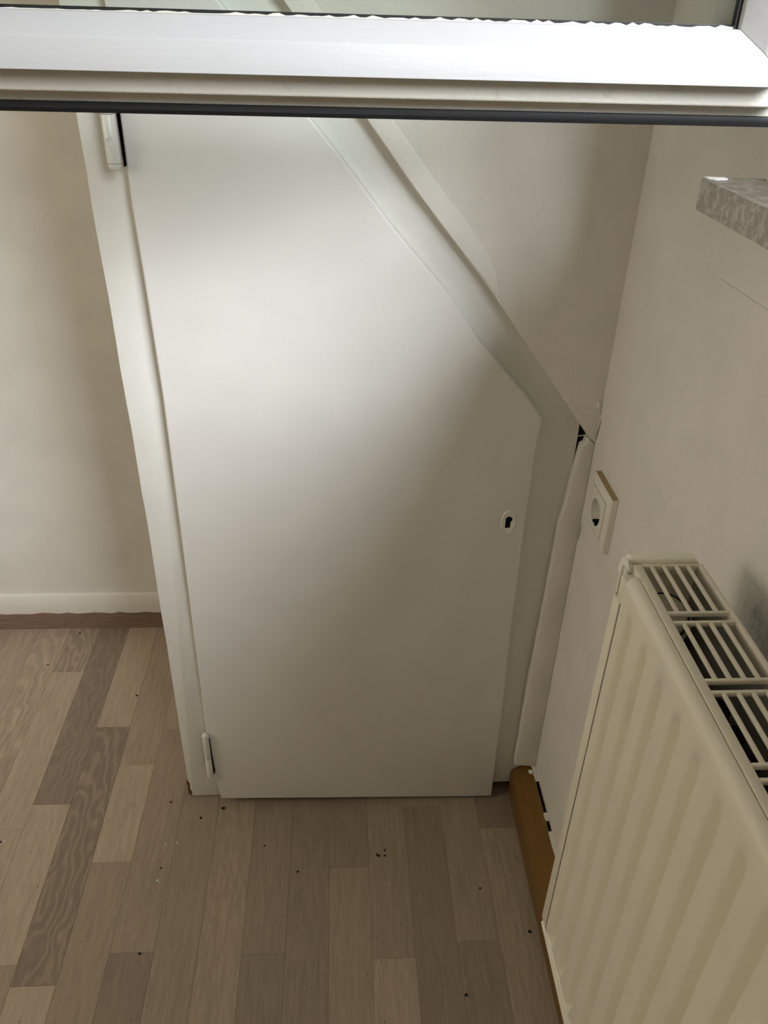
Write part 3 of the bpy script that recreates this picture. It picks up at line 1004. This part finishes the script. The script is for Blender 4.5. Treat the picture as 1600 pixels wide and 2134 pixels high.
DARK_LABELS = ['largest dark crumb, just below the lower left corner of the cupboard door',
               'dark crumb below the foot of the left door post',
               'lone dark crumb below the left half of the cupboard door',
               'lone dark crumb straight below the middle of the cupboard door',
               'leftmost dark crumb of the cluster below the door',
               'dark crumb touching the leftmost one of the cluster below the door',
               'upper right dark crumb of the cluster below the door',
               'lower right dark crumb of the cluster below the door',
               'dark crumb just above the pair of white flakes left of the door',
               'dark crumb at the butt joint of a dark floor strip, bottom left',
               'dark crumb just left of the foot of the left door post',
               'dark crumb close to the brown skirting of the niche',
               'dark crumb on a pale strip in the middle of the niche floor',
               'dark crumb left of the radiator, below the right door corner',
               'dark crumb on the floor beside the ochre skirting and radiator foot',
               'dark crumb nearest the bottom edge, left of the radiator',
               'dark crumb beside a white flake at the left edge of the photo',
               'dark crumb in the niche, left of the one by the skirting']
LIGHT_LABELS = ['upper left white flake of the pair left of the door foot',
               'lower right white flake of the pair left of the door foot',
               'largest white paint flake, on the floor at lower left',
               'small white flake touching the largest one',
               'white flake beside a dark crumb at the left edge',
               'white flake at the edge of the long dark strip, lower left',
               'faint white flake below the cluster of dark crumbs']
DARK = [(-0.2192, -0.028, 1.5), (-0.258, -0.0478, 1.0), (-0.1365, -0.1099, 0.9), (-0.0754, -0.1628, 0.9), (0.0640, -0.1349, 1.1), (0.0668, -0.1370, 1.0),
        (0.0780, -0.1260, 0.9), (0.0775, -0.1370, 0.9), (-0.3121, -0.148, 0.8), (-0.3179, -0.2965, 1.0), (-0.3185, -0.011, 1.0), (-0.6157, 0.4770, 1.1), (-0.4394, 0.2682, 1.0),
        (0.2373, -0.205, 0.9), (0.3068, -0.2835, 1.3), (0.1893, -0.3784, 1.1), (-0.6050, -0.0866, 0.9), (-0.658, 0.37, 0.9)]
c0 = bit('crumb', 'crumb', 1, 0.0024, 0.0019, 0.0011)
for i, (x_, y_, s_) in enumerate(DARK):
    o = c0 if i == 0 else c0.copy()
    if i:
        COL.objects.link(o)
    o.location = (x_, y_, 0.0)
    o.rotation_euler = (0, 0, i * 1.3)
    o.scale = (s_, s_, s_)
    tag(o, DARK_LABELS[i], 'crumb', 'dark crumbs on the floor')
LIGHT = [(-0.3121, -0.1021, 0.9), (-0.2932, -0.0988, 1.0), (-0.3130, -0.1715, 1.3), (-0.3095, -0.1755, 0.9), (-0.5974, -0.0850, 0.9), (-0.5084, -0.2419, 0.7), (0.0816, -0.1916, 0.6)]
f0 = bit('paint_flake', 'flake', 4, 0.0018, 0.0015, 0.0008)
for i, (x_, y_, s_) in enumerate(LIGHT):
    o = f0 if i == 0 else f0.copy()
    if i:
        COL.objects.link(o)
    o.location = (x_, y_, 0.0)
    o.rotation_euler = (0, 0, i * 0.9)
    o.scale = (s_, s_, s_)
    tag(o, LIGHT_LABELS[i], 'paint flake', 'white paint flakes on the floor')

# ------------------------------------------------------------------ globe-shaped fill light, added out of view to lift the shadows
lm, lnt, lb, LN, LL = new_mat('fill_light_glow')
lb.inputs['Base Color'].default_value = (0.9, 0.86, 0.78, 1)
lb.inputs['Emission Color'].default_value = (1.0, 0.935, 0.80, 1)
lb.inputs['Emission Strength'].default_value = 6.8
M['fill_lamp'] = lm
fill_lamp = empty('fill_globe', (-1.95, -0.75, ZC))
tag(fill_lamp, 'unseen globe-shaped fill light added to lift the shadows', 'fill_lamp')
bm = bmesh.new()
bmesh.ops.create_icosphere(bm, subdivisions=2, radius=0.27)
bmesh.ops.translate(bm, verts=bm.verts, vec=(0, 0, -0.92))
finish('fill_shade', bm, 'fill_lamp', fill_lamp, smooth=True)
bm = bmesh.new()
add_lathe(bm, [(0.003, -0.66), (0.003, -0.02), (0.045, -0.018), (0.045, 0.0)], (0, 0, 0), 'Z', 12)
finish('fill_cord', bm, 'plastic', fill_lamp, smooth=True)
